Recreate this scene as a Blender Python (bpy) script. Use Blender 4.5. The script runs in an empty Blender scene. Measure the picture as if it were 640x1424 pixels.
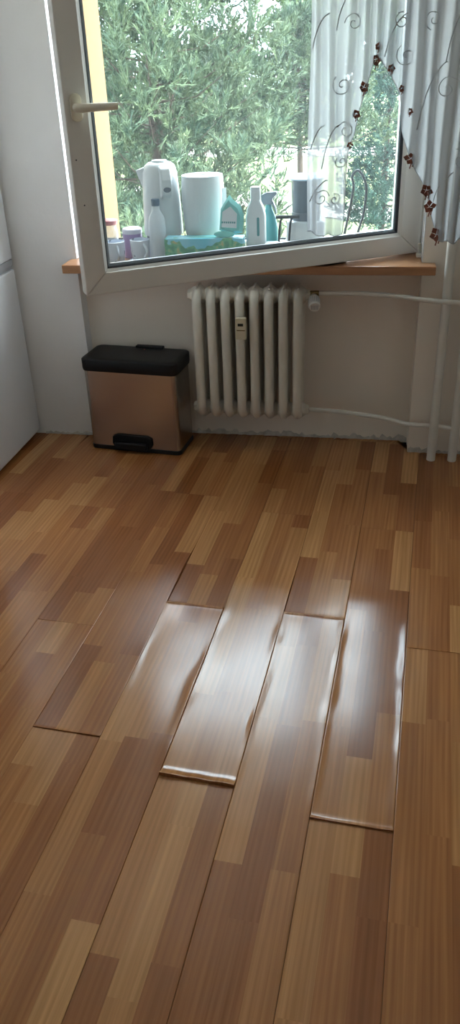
import bpy, bmesh, math, random
import numpy as np
from mathutils import Vector, Matrix
random.seed(7); rng = np.random.default_rng(7)
scene = bpy.context.scene
COL = scene.collection
PI = math.pi

# ------------------------------------------------------------------ camera
def cam_axes(yaw, pitch, roll):
    fwd = Vector((-math.sin(yaw)*math.cos(pitch), math.cos(yaw)*math.cos(pitch), -math.sin(pitch)))
    right = Vector((math.cos(yaw), math.sin(yaw), 0)); up = right.cross(fwd)
    c, s = math.cos(roll), math.sin(roll)
    return c*right + s*up, -s*right + c*up, fwd
r_, u_, f_ = cam_axes(math.radians(10.6), math.radians(29.7), math.radians(-2.25))
cd = bpy.data.cameras.new('camera'); cam = bpy.data.objects.new('camera', cd); COL.objects.link(cam)
cam.matrix_world = Matrix(((r_.x, u_.x, -f_.x, 0), (r_.y, u_.y, -f_.y, 0), (r_.z, u_.z, -f_.z, 1.55), (0, 0, 0, 1)))
cd.sensor_fit = 'VERTICAL'; cd.sensor_height = 36; cd.lens = 1120/1424*36
cd.clip_start = 0.05; cd.clip_end = 500
scene.camera = cam

# ------------------------------------------------------------------ light
SKY = 18.0
w = bpy.data.worlds.new('sky'); scene.world = w; w.use_nodes = True
bg = w.node_tree.nodes['Background']; bg.inputs[0].default_value = (0.80, 0.90, 1.0, 1); bg.inputs[1].default_value = SKY
sl = bpy.data.lights.new('sun', 'SUN'); sl.energy = 16.0; sl.angle = math.radians(3); sl.color = (1.0, 0.93, 0.80)
sun = bpy.data.objects.new('sun', sl); COL.objects.link(sun)
sun.rotation_euler = Vector((-0.80, 0.04, -0.62)).to_track_quat('-Z', 'Y').to_euler()
pl = bpy.data.lights.new('window_portal', 'AREA'); pl.shape = 'RECTANGLE'; pl.size = 1.32; pl.size_y = 1.42
pl.cycles.is_portal = True
po = bpy.data.objects.new('window_portal', pl); COL.objects.link(po)
po.location = (-0.52, 3.77, 1.50); po.rotation_euler = (-PI/2, 0, 0)
vs = scene.view_settings
vs.view_transform = 'Standard'; vs.look = 'None'; vs.gamma = 1; vs.exposure = 0.0; vs.use_curve_mapping = False

# ------------------------------------------------------------------ materials
MATS = {}
def nm(name):
    m = bpy.data.materials.new(name); m.use_nodes = True
    nt = m.node_tree; return m, nt, nt.nodes['Principled BSDF']
def N(nt, t, **kw):
    n = nt.nodes.new(t)
    for k, v in kw.items(): setattr(n, k, v)
    return n
def ramp(nt, fac, stops):
    r = N(nt, 'ShaderNodeValToRGB'); e = r.color_ramp.elements
    while len(e) < len(stops): e.new(0.5)
    for i, (p, c) in enumerate(stops): e[i].position = p; e[i].color = (*c, 1)
    nt.links.new(fac, r.inputs[0]); return r.outputs[0]
def noise(nt, scale, detail=3, vec=None, kind='Object', mscale=None):
    n = N(nt, 'ShaderNodeTexNoise'); n.inputs['Scale'].default_value = scale; n.inputs['Detail'].default_value = detail
    if vec is None:
        tc = N(nt, 'ShaderNodeTexCoord'); vec = tc.outputs[kind]
    if mscale:
        mp = N(nt, 'ShaderNodeMapping'); mp.inputs['Scale'].default_value = mscale; nt.links.new(vec, mp.inputs[0]); vec = mp.outputs[0]
    nt.links.new(vec, n.inputs['Vector']); return n.outputs['Fac']
def bump(nt, b, h, strength, dist):
    n = N(nt, 'ShaderNodeBump'); n.inputs['Strength'].default_value = strength; n.inputs['Distance'].default_value = dist
    nt.links.new(h, n.inputs['Height']); nt.links.new(n.outputs[0], b.inputs['Normal'])
def mat(name, col, rough=0.5, metal=0.0, var=0.08, scale=6, bmp=0, bscale=60, spec=None, trans=0, ior=None, sub=None, alpha=None):
    m, nt, b = nm(name)
    c1 = [max(0, x*(1-var)) for x in col]; c2 = [min(1, x*(1+var)) for x in col]
    fac = noise(nt, scale)
    nt.links.new(ramp(nt, fac, [(0.3, c1), (0.7, c2)]), b.inputs['Base Color'])
    b.inputs['Roughness'].default_value = rough; b.inputs['Metallic'].default_value = metal
    if spec is not None: b.inputs['Specular IOR Level'].default_value = spec
    if trans: b.inputs['Transmission Weight'].default_value = trans
    if ior: b.inputs['IOR'].default_value = ior
    if bmp: bump(nt, b, noise(nt, bscale, 4), bmp, 0.003)
    MATS[name] = m; return m
M_plaster = mat('white_plaster', (0.87, 0.86, 0.84), 0.75, var=0.04, scale=3, bmp=0.35, bscale=40)
M_paint = mat('glossy_white_paint', (0.78, 0.79, 0.80), 0.22, var=0.03, scale=4)
M_oil = mat('glossy_wall_paint', (0.88, 0.80, 0.70), 0.5, var=0.04, scale=2, bmp=0.25, bscale=30)
M_ceil = mat('ceiling_white', (0.92, 0.92, 0.91), 0.9, var=0.02)
M_pvc = mat('white_pvc', (0.80, 0.77, 0.71), 0.30, var=0.02)
M_gasket = mat('black_gasket', (0.03, 0.03, 0.035), 0.6)
M_alu = mat('grey_spacer', (0.35, 0.36, 0.38), 0.35, metal=0.8)
M_rad = mat('radiator_enamel', (0.74, 0.70, 0.61), 0.32, var=0.05, scale=12, bmp=0.15, bscale=50)
M_pipe = mat('pipe_enamel', (0.74, 0.71, 0.64), 0.32, var=0.05, scale=14, bmp=0.1, bscale=60)
M_brass = mat('worn_brass', (0.25, 0.18, 0.08), 0.4, metal=0.8, var=0.3, scale=40)
M_valve = mat('valve_plastic', (0.78, 0.76, 0.72), 0.35)
M_meter = mat('meter_beige', (0.62, 0.55, 0.40), 0.45)
M_lcd = mat('meter_display', (0.03, 0.035, 0.03), 0.2)
M_black = mat('black_plastic', (0.008, 0.008, 0.009), 0.45, var=0.2, spec=0.25)
M_fridge = mat('fridge_white', (0.74, 0.76, 0.78), 0.38, var=0.02)
M_fgrey = mat('fridge_grey', (0.40, 0.41, 0.43), 0.4)
M_dark = mat('dark_gap', (0.02, 0.018, 0.016), 0.8)
M_white = mat('white_plastic', (0.62, 0.65, 0.66), 0.35, var=0.02)
M_paper = mat('white_paper', (0.64, 0.67, 0.68), 0.8, var=0.02, bmp=0.3, bscale=150)
M_cer = mat('pale_ceramic', (0.66, 0.69, 0.75), 0.22, var=0.03)
M_teal = mat('teal_film', (0.16, 0.50, 0.46), 0.3, var=0.15, scale=25)
M_tealdk = mat('teal_plastic', (0.03, 0.22, 0.23), 0.35)
M_purple = mat('purple_plastic', (0.33, 0.22, 0.42), 0.4)
M_lilac = mat('lilac_lid', (0.62, 0.60, 0.66), 0.4)
M_red = mat('red_lid', (0.55, 0.20, 0.19), 0.4)
M_bluecap = mat('dark_blue_cap', (0.05, 0.09, 0.14), 0.4)
M_greyd = mat('dark_grey_plastic', (0.10, 0.12, 0.15), 0.35)
M_jar = mat('smoked_jar', (0.07, 0.10, 0.13), 0.25, var=0.2, scale=15)
M_lidb = mat('pale_blue_lid', (0.62, 0.76, 0.88), 0.35)
M_cable = mat('grey_cable', (0.03, 0.035, 0.04), 0.5)
M_flower = mat('brown_red_ribbon', (0.22, 0.065, 0.035), 0.6, var=0.4, scale=60)
M_embro = mat('embroidery_grey', (0.33, 0.33, 0.33), 0.8)
M_yellow = mat('ochre_facade', (0.30, 0.165, 0.055), 0.85, var=0.05, scale=5, bmp=0.3, bscale=80)
M_tin = mat('outer_sill_tin', (0.42, 0.43, 0.44), 0.4, metal=0.5)
M_bark = mat('bark', (0.05, 0.034, 0.025), 0.9, var=0.3, scale=8)
M_path = mat('pale_path', (0.27, 0.25, 0.22), 0.9, var=0.1, scale=1)
M_subfloor = mat('subfloor_dark', (0.05, 0.04, 0.03), 0.9)
M_core = mat('swollen_fibre', (0.30, 0.20, 0.11), 0.8, var=0.3, scale=40)
M_crumb = mat('crumbled_plaster', (0.55, 0.51, 0.46), 0.95, var=0.35, scale=18)

def sill_mat():
    m, nt, b = nm('beech_sill')
    f = noise(nt, 5, 5, mscale=(1.2, 14, 14))
    nt.links.new(ramp(nt, f, [(0.3, (0.36, 0.17, 0.075)), (0.7, (0.50, 0.26, 0.13))]), b.inputs['Base Color'])
    b.inputs['Roughness'].default_value = 0.3; return m
M_sill = sill_mat()

def steel_mat():
    m, nt, b = nm('brushed_steel')
    f = noise(nt, 8, 3, mscale=(2, 2, 120))
    nt.links.new(ramp(nt, f, [(0.2, (0.38, 0.34, 0.31)), (0.8, (0.48, 0.43, 0.39))]), b.inputs['Base Color'])
    b.inputs['Metallic'].default_value = 1.0; b.inputs['Roughness'].default_value = 0.24
    bump(nt, b, f, 0.05, 0.001); return m
M_steel = steel_mat()

def floor_mat():
    m, nt, b = nm('laminate_strips'); L = nt.links
    at = N(nt, 'ShaderNodeAttribute'); at.attribute_name = 'strip'
    uv = N(nt, 'ShaderNodeUVMap'); uv.uv_map = 'UVMap'
    sep = N(nt, 'ShaderNodeSeparateColor'); L.new(at.outputs['Color'], sep.inputs[0])
    base = ramp(nt, sep.outputs[0], [(0.0, (0.315, 0.118, 0.039)), (0.35, (0.400, 0.165, 0.056)), (0.65, (0.465, 0.208, 0.074)), (1.0, (0.560, 0.285, 0.110))])
    # each strip gets its own stretch of grain
    off = N(nt, 'ShaderNodeCombineXYZ')
    m1 = N(nt, 'ShaderNodeMath', operation='MULTIPLY'); m1.inputs[1].default_value = 37; L.new(sep.outputs[1], m1.inputs[0])
    m2 = N(nt, 'ShaderNodeMath', operation='MULTIPLY'); m2.inputs[1].default_value = 19; L.new(sep.outputs[2], m2.inputs[0])
    L.new(m1.outputs[0], off.inputs[0]); L.new(m2.outputs[0], off.inputs[1])
    add = N(nt, 'ShaderNodeVectorMath', operation='ADD'); L.new(uv.outputs[0], add.inputs[0]); L.new(off.outputs[0], add.inputs[1])
    g1 = noise(nt, 1.0, 5, vec=add.outputs[0], mscale=(150, 2.6, 1))
    g2 = noise(nt, 1.0, 3, vec=add.outputs[0], mscale=(34, 1.6, 1))
    wv = N(nt, 'ShaderNodeTexWave'); wv.wave_type = 'BANDS'; wv.bands_direction = 'X'
    mp = N(nt, 'ShaderNodeMapping'); mp.inputs['Scale'].default_value = (13, 1.1, 1); L.new(add.outputs[0], mp.inputs[0]); L.new(mp.outputs[0], wv.inputs[0])
    wv.inputs['Scale'].default_value = 1.6; wv.inputs['Distortion'].default_value = 5; wv.inputs['Detail'].default_value = 2; wv.inputs['Detail Scale'].default_value = 0.8
    def mul(c, fac, lo, hi, p0=0.38, p1=0.62):
        rr = ramp(nt, fac, [(p0, lo), (p1, hi)])
        mx = N(nt, 'ShaderNodeMix', data_type='RGBA', blend_type='MULTIPLY'); mx.inputs[0].default_value = 1
        L.new(c, mx.inputs[6]); L.new(rr, mx.inputs[7]); return mx.outputs[2]
    c = mul(base, g1, (0.88, 0.85, 0.82), (1.08, 1.08, 1.08), 0.34, 0.66)
    c = mul(c, g2, (0.88, 0.85, 0.82), (1.08, 1.08, 1.08), 0.34, 0.66)
    c = mul(c, wv.outputs['Fac'], (0.92, 0.895, 0.87), (1.04, 1.04, 1.04), 0.1, 0.8)
    L.new(c, b.inputs['Base Color'])
    wear = noise(nt, 7, 4, vec=uv.outputs[0])
    rr = N(nt, 'ShaderNodeMapRange'); rr.inputs['To Min'].default_value = 0.14; rr.inputs['To Max'].default_value = 0.26
    L.new(wear, rr.inputs[0]); L.new(rr.outputs[0], b.inputs['Roughness'])
    b.inputs['Specular IOR Level'].default_value = 0.50
    bump(nt, b, g1, 0.06, 0.0010)
    return m
M_floor = floor_mat()

def glass_mat():
    m, nt, b = nm('dusty_pane'); L = nt.links
    nt.nodes.remove(b); out = nt.nodes['Material Output']
    tr = N(nt, 'ShaderNodeBsdfTransparent'); tr.inputs[0].default_value = (0.93, 0.97, 0.97, 1)
    gl = N(nt, 'ShaderNodeBsdfGlossy'); gl.inputs['Roughness'].default_value = 0.02
    lw = N(nt, 'ShaderNodeLayerWeight'); lw.inputs[0].default_value = 0.5
    pw = N(nt, 'ShaderNodeMath', operation='POWER'); pw.inputs[1].default_value = 5; L.new(lw.outputs['Facing'], pw.inputs[0])
    fr = N(nt, 'ShaderNodeMath', operation='MULTIPLY_ADD'); fr.inputs[1].default_value = 0.9; fr.inputs[2].default_value = 0.04; L.new(pw.outputs[0], fr.inputs[0])
    s1 = N(nt, 'ShaderNodeMixShader'); L.new(fr.outputs[0], s1.inputs[0]); L.new(tr.outputs[0], s1.inputs[1]); L.new(gl.outputs[0], s1.inputs[2])
    tl = N(nt, 'ShaderNodeBsdfTranslucent'); tl.inputs[0].default_value = (0.85, 0.95, 1.0, 1)
    s2 = N(nt, 'ShaderNodeMixShader')
    mr = N(nt, 'ShaderNodeMapRange'); mr.inputs['To Min'].default_value = 0.005; mr.inputs['To Max'].default_value = 0.014
    L.new(noise(nt, 2.5, 4), mr.inputs[0]); L.new(mr.outputs[0], s2.inputs[0])
    L.new(s1.outputs[0], s2.inputs[1]); L.new(tl.outputs[0], s2.inputs[2]); L.new(s2.outputs[0], out.inputs[0])
    return m
M_glass = glass_mat()

def clear_mat(name, col, alpha):
    m, nt, b = nm(name); L = nt.links; out = nt.nodes['Material Output']
    b.inputs['Base Color'].default_value = (*col, 1); b.inputs['Roughness'].default_value = 0.25
    tr = N(nt, 'ShaderNodeBsdfTransparent'); tr.inputs[0].default_value = (0.92, 0.95, 0.96, 1)
    lw = N(nt, 'ShaderNodeLayerWeight'); lw.inputs[0].default_value = 0.35
    mr = N(nt, 'ShaderNodeMapRange'); mr.inputs['To Min'].default_value = alpha; mr.inputs['To Max'].default_value = min(1, alpha+0.4)
    L.new(lw.outputs['Facing'], mr.inputs[0])
    s = N(nt, 'ShaderNodeMixShader'); L.new(mr.outputs[0], s.inputs[0]); L.new(tr.outputs[0], s.inputs[1]); L.new(b.outputs[0], s.inputs[2])
    L.new(s.outputs[0], out.inputs[0]); return m
M_clear = clear_mat('clear_plastic', (0.85, 0.88, 0.92), 0.45)
M_jarglass = clear_mat('clear_jar', (0.8, 0.83, 0.85), 0.25)

def curtain_mat():
    m, nt, b = nm('sheer_voile'); L = nt.links; nt.nodes.remove(b); out = nt.nodes['Material Output']
    df = N(nt, 'ShaderNodeBsdfDiffuse'); df.inputs[0].default_value = (0.42, 0.425, 0.43, 1)
    tl = N(nt, 'ShaderNodeBsdfTranslucent'); tl.inputs[0].default_value = (0.42, 0.425, 0.43, 1)
    tr = N(nt, 'ShaderNodeBsdfTransparent')
    s = N(nt, 'ShaderNodeMixShader'); s.inputs[0].default_value = 0.5; L.new(df.outputs[0], s.inputs[1]); L.new(tl.outputs[0], s.inputs[2])
    lw = N(nt, 'ShaderNodeLayerWeight'); lw.inputs[0].default_value = 0.3
    mr = N(nt, 'ShaderNodeMapRange'); mr.inputs['To Min'].default_value = 0.76; mr.inputs['To Max'].default_value = 0.95
    L.new(lw.outputs['Facing'], mr.inputs[0])
    s2 = N(nt, 'ShaderNodeMixShader'); L.new(mr.outputs[0], s2.inputs[0]); L.new(tr.outputs[0], s2.inputs[1]); L.new(s.outputs[0], s2.inputs[2])
    L.new(s2.outputs[0], out.inputs[0]); return m
M_curtain = curtain_mat()

def foliage_mat(name, c1, c2):
    m, nt, b = nm(name)
    f = noise(nt, 3.0, 3)
    nt.links.new(ramp(nt, f, [(0.3, c1), (0.7, c2)]), b.inputs['Base Color'])
    b.inputs['Roughness'].default_value = 0.55; b.inputs['Specular IOR Level'].default_value = 0.3
    return m
M_pine = foliage_mat('pine_needles', (0.018, 0.042, 0.027), (0.084, 0.115, 0.056))
M_spruce = foliage_mat('spruce_needles', (0.020, 0.055, 0.045), (0.050, 0.10, 0.068))
M_leaf = foliage_mat('leaf_green', (0.035, 0.065, 0.022), (0.09, 0.125, 0.045))
def lawn_mat():
    m, nt, b = nm('lawn')
    f = noise(nt, 0.35, 5)
    nt.links.new(ramp(nt, f, [(0.3, (0.09, 0.12, 0.035)), (0.7, (0.19, 0.19, 0.075))]), b.inputs['Base Color'])
    b.inputs['Roughness'].default_value = 0.95; return m
M_lawn = lawn_mat()

def print_mat():
    """tissue box print: pale blue sky over green hills with small flowers"""
    m, nt, b = nm('meadow_print'); L = nt.links
    tc = N(nt, 'ShaderNodeTexCoord'); sp = N(nt, 'ShaderNodeSeparateXYZ'); L.new(tc.outputs['Object'], sp.inputs[0])
    n1 = noise(nt, 9, 3, vec=tc.outputs['Object'])
    a = N(nt, 'ShaderNodeMath', operation='MULTIPLY_ADD'); a.inputs[1].default_value = 0.22; a.inputs[2].default_value = -0.018; L.new(n1, a.inputs[0])
    lt = N(nt, 'ShaderNodeMath', operation='LESS_THAN'); L.new(sp.outputs[2], lt.inputs[0]); L.new(a.outputs[0], lt.inputs[1])
    gcol = ramp(nt, noise(nt, 45, 3, vec=tc.outputs['Object']), [(0.42, (0.06, 0.26, 0.14)), (0.55, (0.14, 0.42, 0.22)), (0.68, (0.45, 0.38, 0.16))])
    scol = ramp(nt, noise(nt, 12, 2, vec=tc.outputs['Object']), [(0.3, (0.12, 0.48, 0.60)), (0.7, (0.30, 0.62, 0.70))])
    mx = N(nt, 'ShaderNodeMix', data_type='RGBA'); L.new(lt.outputs[0], mx.inputs[0]); L.new(scol, mx.inputs[6]); L.new(gcol, mx.inputs[7])
    L.new(mx.outputs[2], b.inputs['Base Color']); b.inputs['Roughness'].default_value = 0.45
    return m
M_print = print_mat()
def mug_mat():
    m, nt, b = nm('mug_floral'); L = nt.links
    n1 = noise(nt, 38, 2)
    L.new(ramp(nt, n1, [(0.64, (0.66, 0.70, 0.78)), (0.69, (0.16, 0.18, 0.24))]), b.inputs['Base Color'])
    b.inputs['Roughness'].default_value = 0.2; return m
M_mug = mug_mat()

# ------------------------------------------------------------------ mesh helpers
class MB:
    def __init__(s): s.v = []; s.f = []
    def add(s, vs, fs):
        o = len(s.v); s.v += [tuple(p) for p in vs]; s.f += [tuple(i+o for i in f) for f in fs]; return s
    def box(s, x0, x1, y0, y1, z0, z1):
        return s.add([(x0,y0,z0),(x1,y0,z0),(x1,y1,z0),(x0,y1,z0),(x0,y0,z1),(x1,y0,z1),(x1,y1,z1),(x0,y1,z1)],
                     [(0,3,2,1),(4,5,6,7),(0,1,5,4),(1,2,6,5),(2,3,7,6),(3,0,4,7)])
    def prism(s, pts, z0, z1, axis='z'):
        n = len(pts)
        if axis == 'z': A = [(x,y,z0) for x,y in pts]; B = [(x,y,z1) for x,y in pts]
        elif axis == 'y': A = [(x,z0,y) for x,y in pts]; B = [(x,z1,y) for x,y in pts]
        else: A = [(z0,x,y) for x,y in pts]; B = [(z1,x,y) for x,y in pts]
        return s.add(A+B, [tuple(range(n-1,-1,-1)), tuple(range(n,2*n))] + [(i,(i+1)%n,n+(i+1)%n,n+i) for i in range(n)])
    def lathe(s, prof, n=24, c=(0,0,0), sx=1, sy=1):
        vs = []; fs = []
        for r, z in prof:
            for k in range(n):
                a = 2*PI*k/n; vs.append((c[0]+r*sx*math.cos(a), c[1]+r*sy*math.sin(a), c[2]+z))
        m = len(prof)
        for i in range(m-1):
            for k in range(n): fs.append((i*n+k, i*n+(k+1)%n, (i+1)*n+(k+1)%n, (i+1)*n+k))
        if prof[0][0] > 1e-5: fs.append(tuple(range(n-1,-1,-1)))
        if prof[-1][0] > 1e-5: fs.append(tuple((m-1)*n+k for k in range(n)))
        return s.add(vs, fs)
    def tube(s, pts, r, n=10, closed=False, sq=(1,1), up=None):
        pts = [Vector(p) for p in pts]; m = len(pts); vs = []; fs = []
        prev = None
        for i, p in enumerate(pts):
            if closed: t = (pts[(i+1)%m]-pts[i-1]).normalized()
            else: t = (pts[min(i+1,m-1)]-pts[max(i-1,0)]).normalized()
            ref = Vector(up) if up else (prev if prev is not None else (Vector((0,0,1)) if abs(t.z) < 0.9 else Vector((1,0,0))))
            a = ref - t*ref.dot(t)
            if a.length < 1e-6: a = t.orthogonal()
            a.normalize(); b = t.cross(a); prev = a
            rr = r[i] if isinstance(r, (list, tuple)) else r
            for k in range(n):
                th = 2*PI*k/n; vs.append(p + a*(rr*sq[0]*math.cos(th)) + b*(rr*sq[1]*math.sin(th)))
        for i in range(m if closed else m-1):
            j = (i+1) % m
            for k in range(n): fs.append((i*n+k, i*n+(k+1)%n, j*n+(k+1)%n, j*n+k))
        if not closed: fs.append(tuple(range(n-1,-1,-1))); fs.append(tuple((m-1)*n+k for k in range(n)))
        return s.add(vs, fs)
    def build(s, name, m, parent=None, smooth=False, bev=0, seg=2, loc=None, rot=None):
        me = bpy.data.meshes.new(name); me.from_pydata(s.v, [], s.f)
        bm = bmesh.new(); bm.from_mesh(me); bmesh.ops.recalc_face_normals(bm, faces=bm.faces); bm.to_mesh(me); bm.free()
        return link(name, me, m, parent, smooth, bev, seg, loc, rot)
def link(name, me, m, parent=None, smooth=False, bev=0, seg=2, loc=None, rot=None):
    if m: me.materials.append(m)
    if smooth: 
        me.polygons.foreach_set('use_smooth', [True]*len(me.polygons))
        try: me.set_sharp_from_angle(angle=math.radians(42))
        except Exception: pass
    o = bpy.data.objects.new(name, me); COL.objects.link(o)
    if parent: o.parent = parent
    if loc: o.location = loc
    if rot: o.rotation_euler = rot
    if bev:
        b = o.modifiers.new('bevel', 'BEVEL'); b.width = bev; b.segments = seg; b.limit_method = 'ANGLE'; b.angle_limit = math.radians(40)
    return o
def tag(o, label, cat, group=None):
    o['label'] = label; o['category'] = cat
    if group: o['group'] = group
    return o
def struct(o, label=None, cat=None):
    o['kind'] = 'structure'
    if label: o['label'] = label
    if cat: o['category'] = cat
    return o
def thing(name, label, cat, loc=(0,0,0), rz=0, group=None):
    o = bpy.data.objects.new(name, None); COL.objects.link(o); o.location = loc; o.rotation_euler = (0,0,rz); o.empty_display_size = 0.05
    return tag(o, label, cat, group)
def rrect(w, d, r, n=5):
    pts = []
    for cx, cy, a0 in ((w/2-r, d/2-r, 0), (-w/2+r, d/2-r, 90), (-w/2+r, -d/2+r, 180), (w/2-r, -d/2+r, 270)):
        for k in range(n+1):
            a = math.radians(a0+90*k/n); pts.append((cx+r*math.cos(a), cy+r*math.sin(a)))
    return pts
def spline(ctrl, n=12):
    P = [Vector(p) for p in ctrl]; P = [2*P[0]-P[1]] + P + [2*P[-1]-P[-2]]; out = []
    for i in range(1, len(P)-2):
        for k in range(n):
            t = k/n; a, b, c, d = P[i-1:i+3]
            out.append(0.5*((2*b)+(c-a)*t+(2*a-5*b+4*c-d)*t*t+(3*b-a-3*c+d)*t**3))
    out.append(P[-2]); return out

# ------------------------------------------------------------------ room shell
XL, XR, YB, ZC = -2.16, 1.10, -0.75, 2.60
YL, YP, YR, YF = 3.33, 3.28, 3.40, 3.46      # left wall face, right pier face, recess face, window frame face
NX0, NX1 = -1.243, 0.188                      # window niche sides
SZ = 0.814; SY0 = 3.21                        # sill top, sill front
NT = 2.24
struct(MB().box(XL-0.2, NX0, YL, 3.52, -0.02, ZC).build('wall_window_left', M_plaster), 'white plaster wall between the fridge and the window', 'wall')
struct(MB().box(NX1, XR+0.2, YP, 3.52, -0.02, ZC).build('wall_window_right', M_oil), 'cream painted wall pier behind the heating pipes', 'wall')
struct(MB().box(NX0, NX1, YR, 3.52, -0.02, SZ-0.036).build('wall_parapet', M_oil), 'cream painted recessed wall behind the radiator', 'wall')
struct(MB().box(NX0, NX1, YL, 3.52, NT, ZC).build('wall_lintel', M_plaster), 'white plaster lintel above the window', 'wall')
struct(MB().box(XL-0.2, XL, YB, YL, -0.02, ZC).build('wall_left', M_plaster), 'white plaster side wall behind the fridge', 'wall')
struct(MB().box(XR, XR+0.2, YB, YP, -0.02, ZC).build('wall_right', M_plaster), 'white plaster side wall right of the view', 'wall')
struct(MB().box(XL-0.2, XR+0.2, YB-0.2, YB, -0.02, ZC).build('wall_back', M_plaster), 'white plaster wall behind the viewer', 'wall')
struct(MB().box(XL-0.2, XR+0.2, YB-0.2, 3.52, ZC, ZC+0.15).build('ceiling', M_ceil), 'plain white ceiling', 'ceiling')
# insulated facade outside
ex = MB(); EX0, EX1, EZ0, EZ1, EY0, EY1 = -1.172, 0.12, 0.79, 2.20, 3.53, 3.76
ex.box(-3.2, EX0, EY0, EY1, -3.2, 4.2); ex.box(EX1, 3.0, EY0, EY1, -3.2, 4.2); ex.box(EX0, EX1, EY0, EY1, -3.2, EZ0-0.03); ex.box(EX0, EX1, EY0, EY1, EZ1, 4.2)
struct(ex.build('wall_facade', M_yellow), 'ochre yellow rendered facade around the window opening', 'wall')
struct(MB().add([(EX0,3.50,EZ0),(EX1,3.50,EZ0),(EX1,3.80,EZ0-0.025),(EX0,3.80,EZ0-0.025),(EX0,3.50,EZ0-0.01),(EX1,3.50,EZ0-0.01),(EX1,3.80,EZ0-0.045),(EX0,3.80,EZ0-0.045)],
    [(0,1,2,3),(7,6,5,4),(0,4,5,1),(1,5,6,2),(2,6,7,3),(3,7,4,0)]).build('trim_3', M_tin), 'grey metal outer window ledge', 'ledge')
# glossy painted reveals of the niche
struct(MB().box(NX0-0.002, NX0+0.003, YL+0.001, YF, SZ, NT).build('trim_1', M_paint), 'glossy white painted window reveal beside the open sash', 'reveal')
struct(MB().box(NX1-0.003, NX1+0.002, YP+0.001, YF, SZ, NT).build('trim_2', M_paint), 'white painted window reveal by the hinges', 'reveal')

# ------------------------------------------------------------------ floor: laminate planks laid at a slight skew
AF = math.radians(3.58); CA, SA = math.cos(AF), math.sin(AF)
PW, PL_, X0P = 0.1918, 1.335, 0.033
floor = struct(MB().box(XL-0.2, XR+0.2, YB-0.2, 3.52, -0.05, -0.0105).build('floor', M_subfloor), 'laminate floor of three-strip oak planks with swollen lifted joints', 'floor')
ends = {-5: 1.416, -4: 2.017, -3: 1.323, -2: 2.03, -1: 1.268, 0: 1.932, 1: 1.50, 2: 2.2, -6: 1.86, -7: 1.25, -8: 2.1}
def hsh(a, b=0, c=0):
    x = math.sin(a*127.1+b*311.7+c*74.7)*43758.5453; return x-math.floor(x)
def vnoise(x, seed):
    i = math.floor(x); f = x-i; f = f*f*(3-2*f); return hsh(i, seed)*(1-f)+hsh(i+1, seed)*f
# swollen long joints: plank row, side (-1 left, 1 right), y range, height, width
SWELL = [(-5, 1, 1.6, 2.25, .0015, .03), (-4, -1, 1.55, 2.3, .002, .03), (-4, 1, 1.30, 2.0, .0055, .030), (-3, -1, 1.33, 2.2, .0050, .028), (-3, 1, 1.33, 2.25, .0065, .030),
         (-2, -1, 1.25, 2.2, .0050, .030), (-2, 1, 1.28, 2.15, .0050, .030), (-1, -1, 1.27, 2.2, .0060, .030), (-1, 1, 1.27, 2.1, .0075, .030), (0, -1, 1.25, 2.0, .0022, .025),
         (-6, 1, 1.4, 2.25, .0018, .03), (-5, -1, 1.42, 2.25, .0022, .03)]
# swollen cross joints: plank row, y of the joint, which plank end (-1 near end of far plank, 1 far end of near plank), height
ESW = [(-4, 2.017, -1, .003), (-4, 2.017, 1, .0045), (-2, 2.03, -1, .003), (-2, 2.03, 1, .0045), (-3, 1.323, -1, .0085), (-1, 1.268, -1, .0045), (-5, 1.416, -1, .003), (0, 1.932, -1, .002), (0, 1.932, 1, .001)]
# planks arching beside the lifted ends, humps added to tilt the sky reflection
HUMP = [(-5, 2.22, .0105, .21, 0.9), (-3, 2.15, .0060, .20, 0), (-1, 2.12, .0050, .20, 0)]
GAPS = {(-4, 2.017): .006, (-2, 2.03): .006}
def swell_h(row, xl, y, y0, y1):
    """xl 0..1 across the plank"""
    h = 0
    for (rw, sd, a, b, hh, wd) in SWELL:
        if rw != row or y < a or y > b: continue
        d = (xl if sd < 0 else 1-xl)*PW
        env = min(1, (y-a)/0.10, (b-y)/0.22); env = max(0, env)
        ww = 0.6*wd*(0.45+0.9*vnoise(y*9, row*3+sd))
        amp = 0.5*hh*(0.15+1.1*vnoise(y*13+5, row*7+sd)**1.5)
        h += amp*env*math.exp(-(d/ww)**2*1.6)
    for (rw, yc, am, sg, pw_) in HUMP:
        if rw == row and abs(y-yc) < 3*sg: h += am*math.exp(-((y-yc)/(sg if y < yc else sg*0.5))**2)*(xl**pw_)
    for (rw, ye, e, hh) in ESW:
        if rw != row: continue
        if e < 0 and abs(y0-ye) < .01: d = y-y0
        elif e > 0 and abs(y1-ye) < .01: d = y1-y
        else: continue
        if e > 0 and hh > .004: h += 0.0075*math.exp(-(d/0.17)**2)  # broad end rise, shaped to catch the sky reflection
        if d < 0.15: h += hh*(0.7+0.5*vnoise(xl*6, row+e))*math.exp(-(d/(0.013 if hh > .006 else 0.007))**2)
    return h
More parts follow.
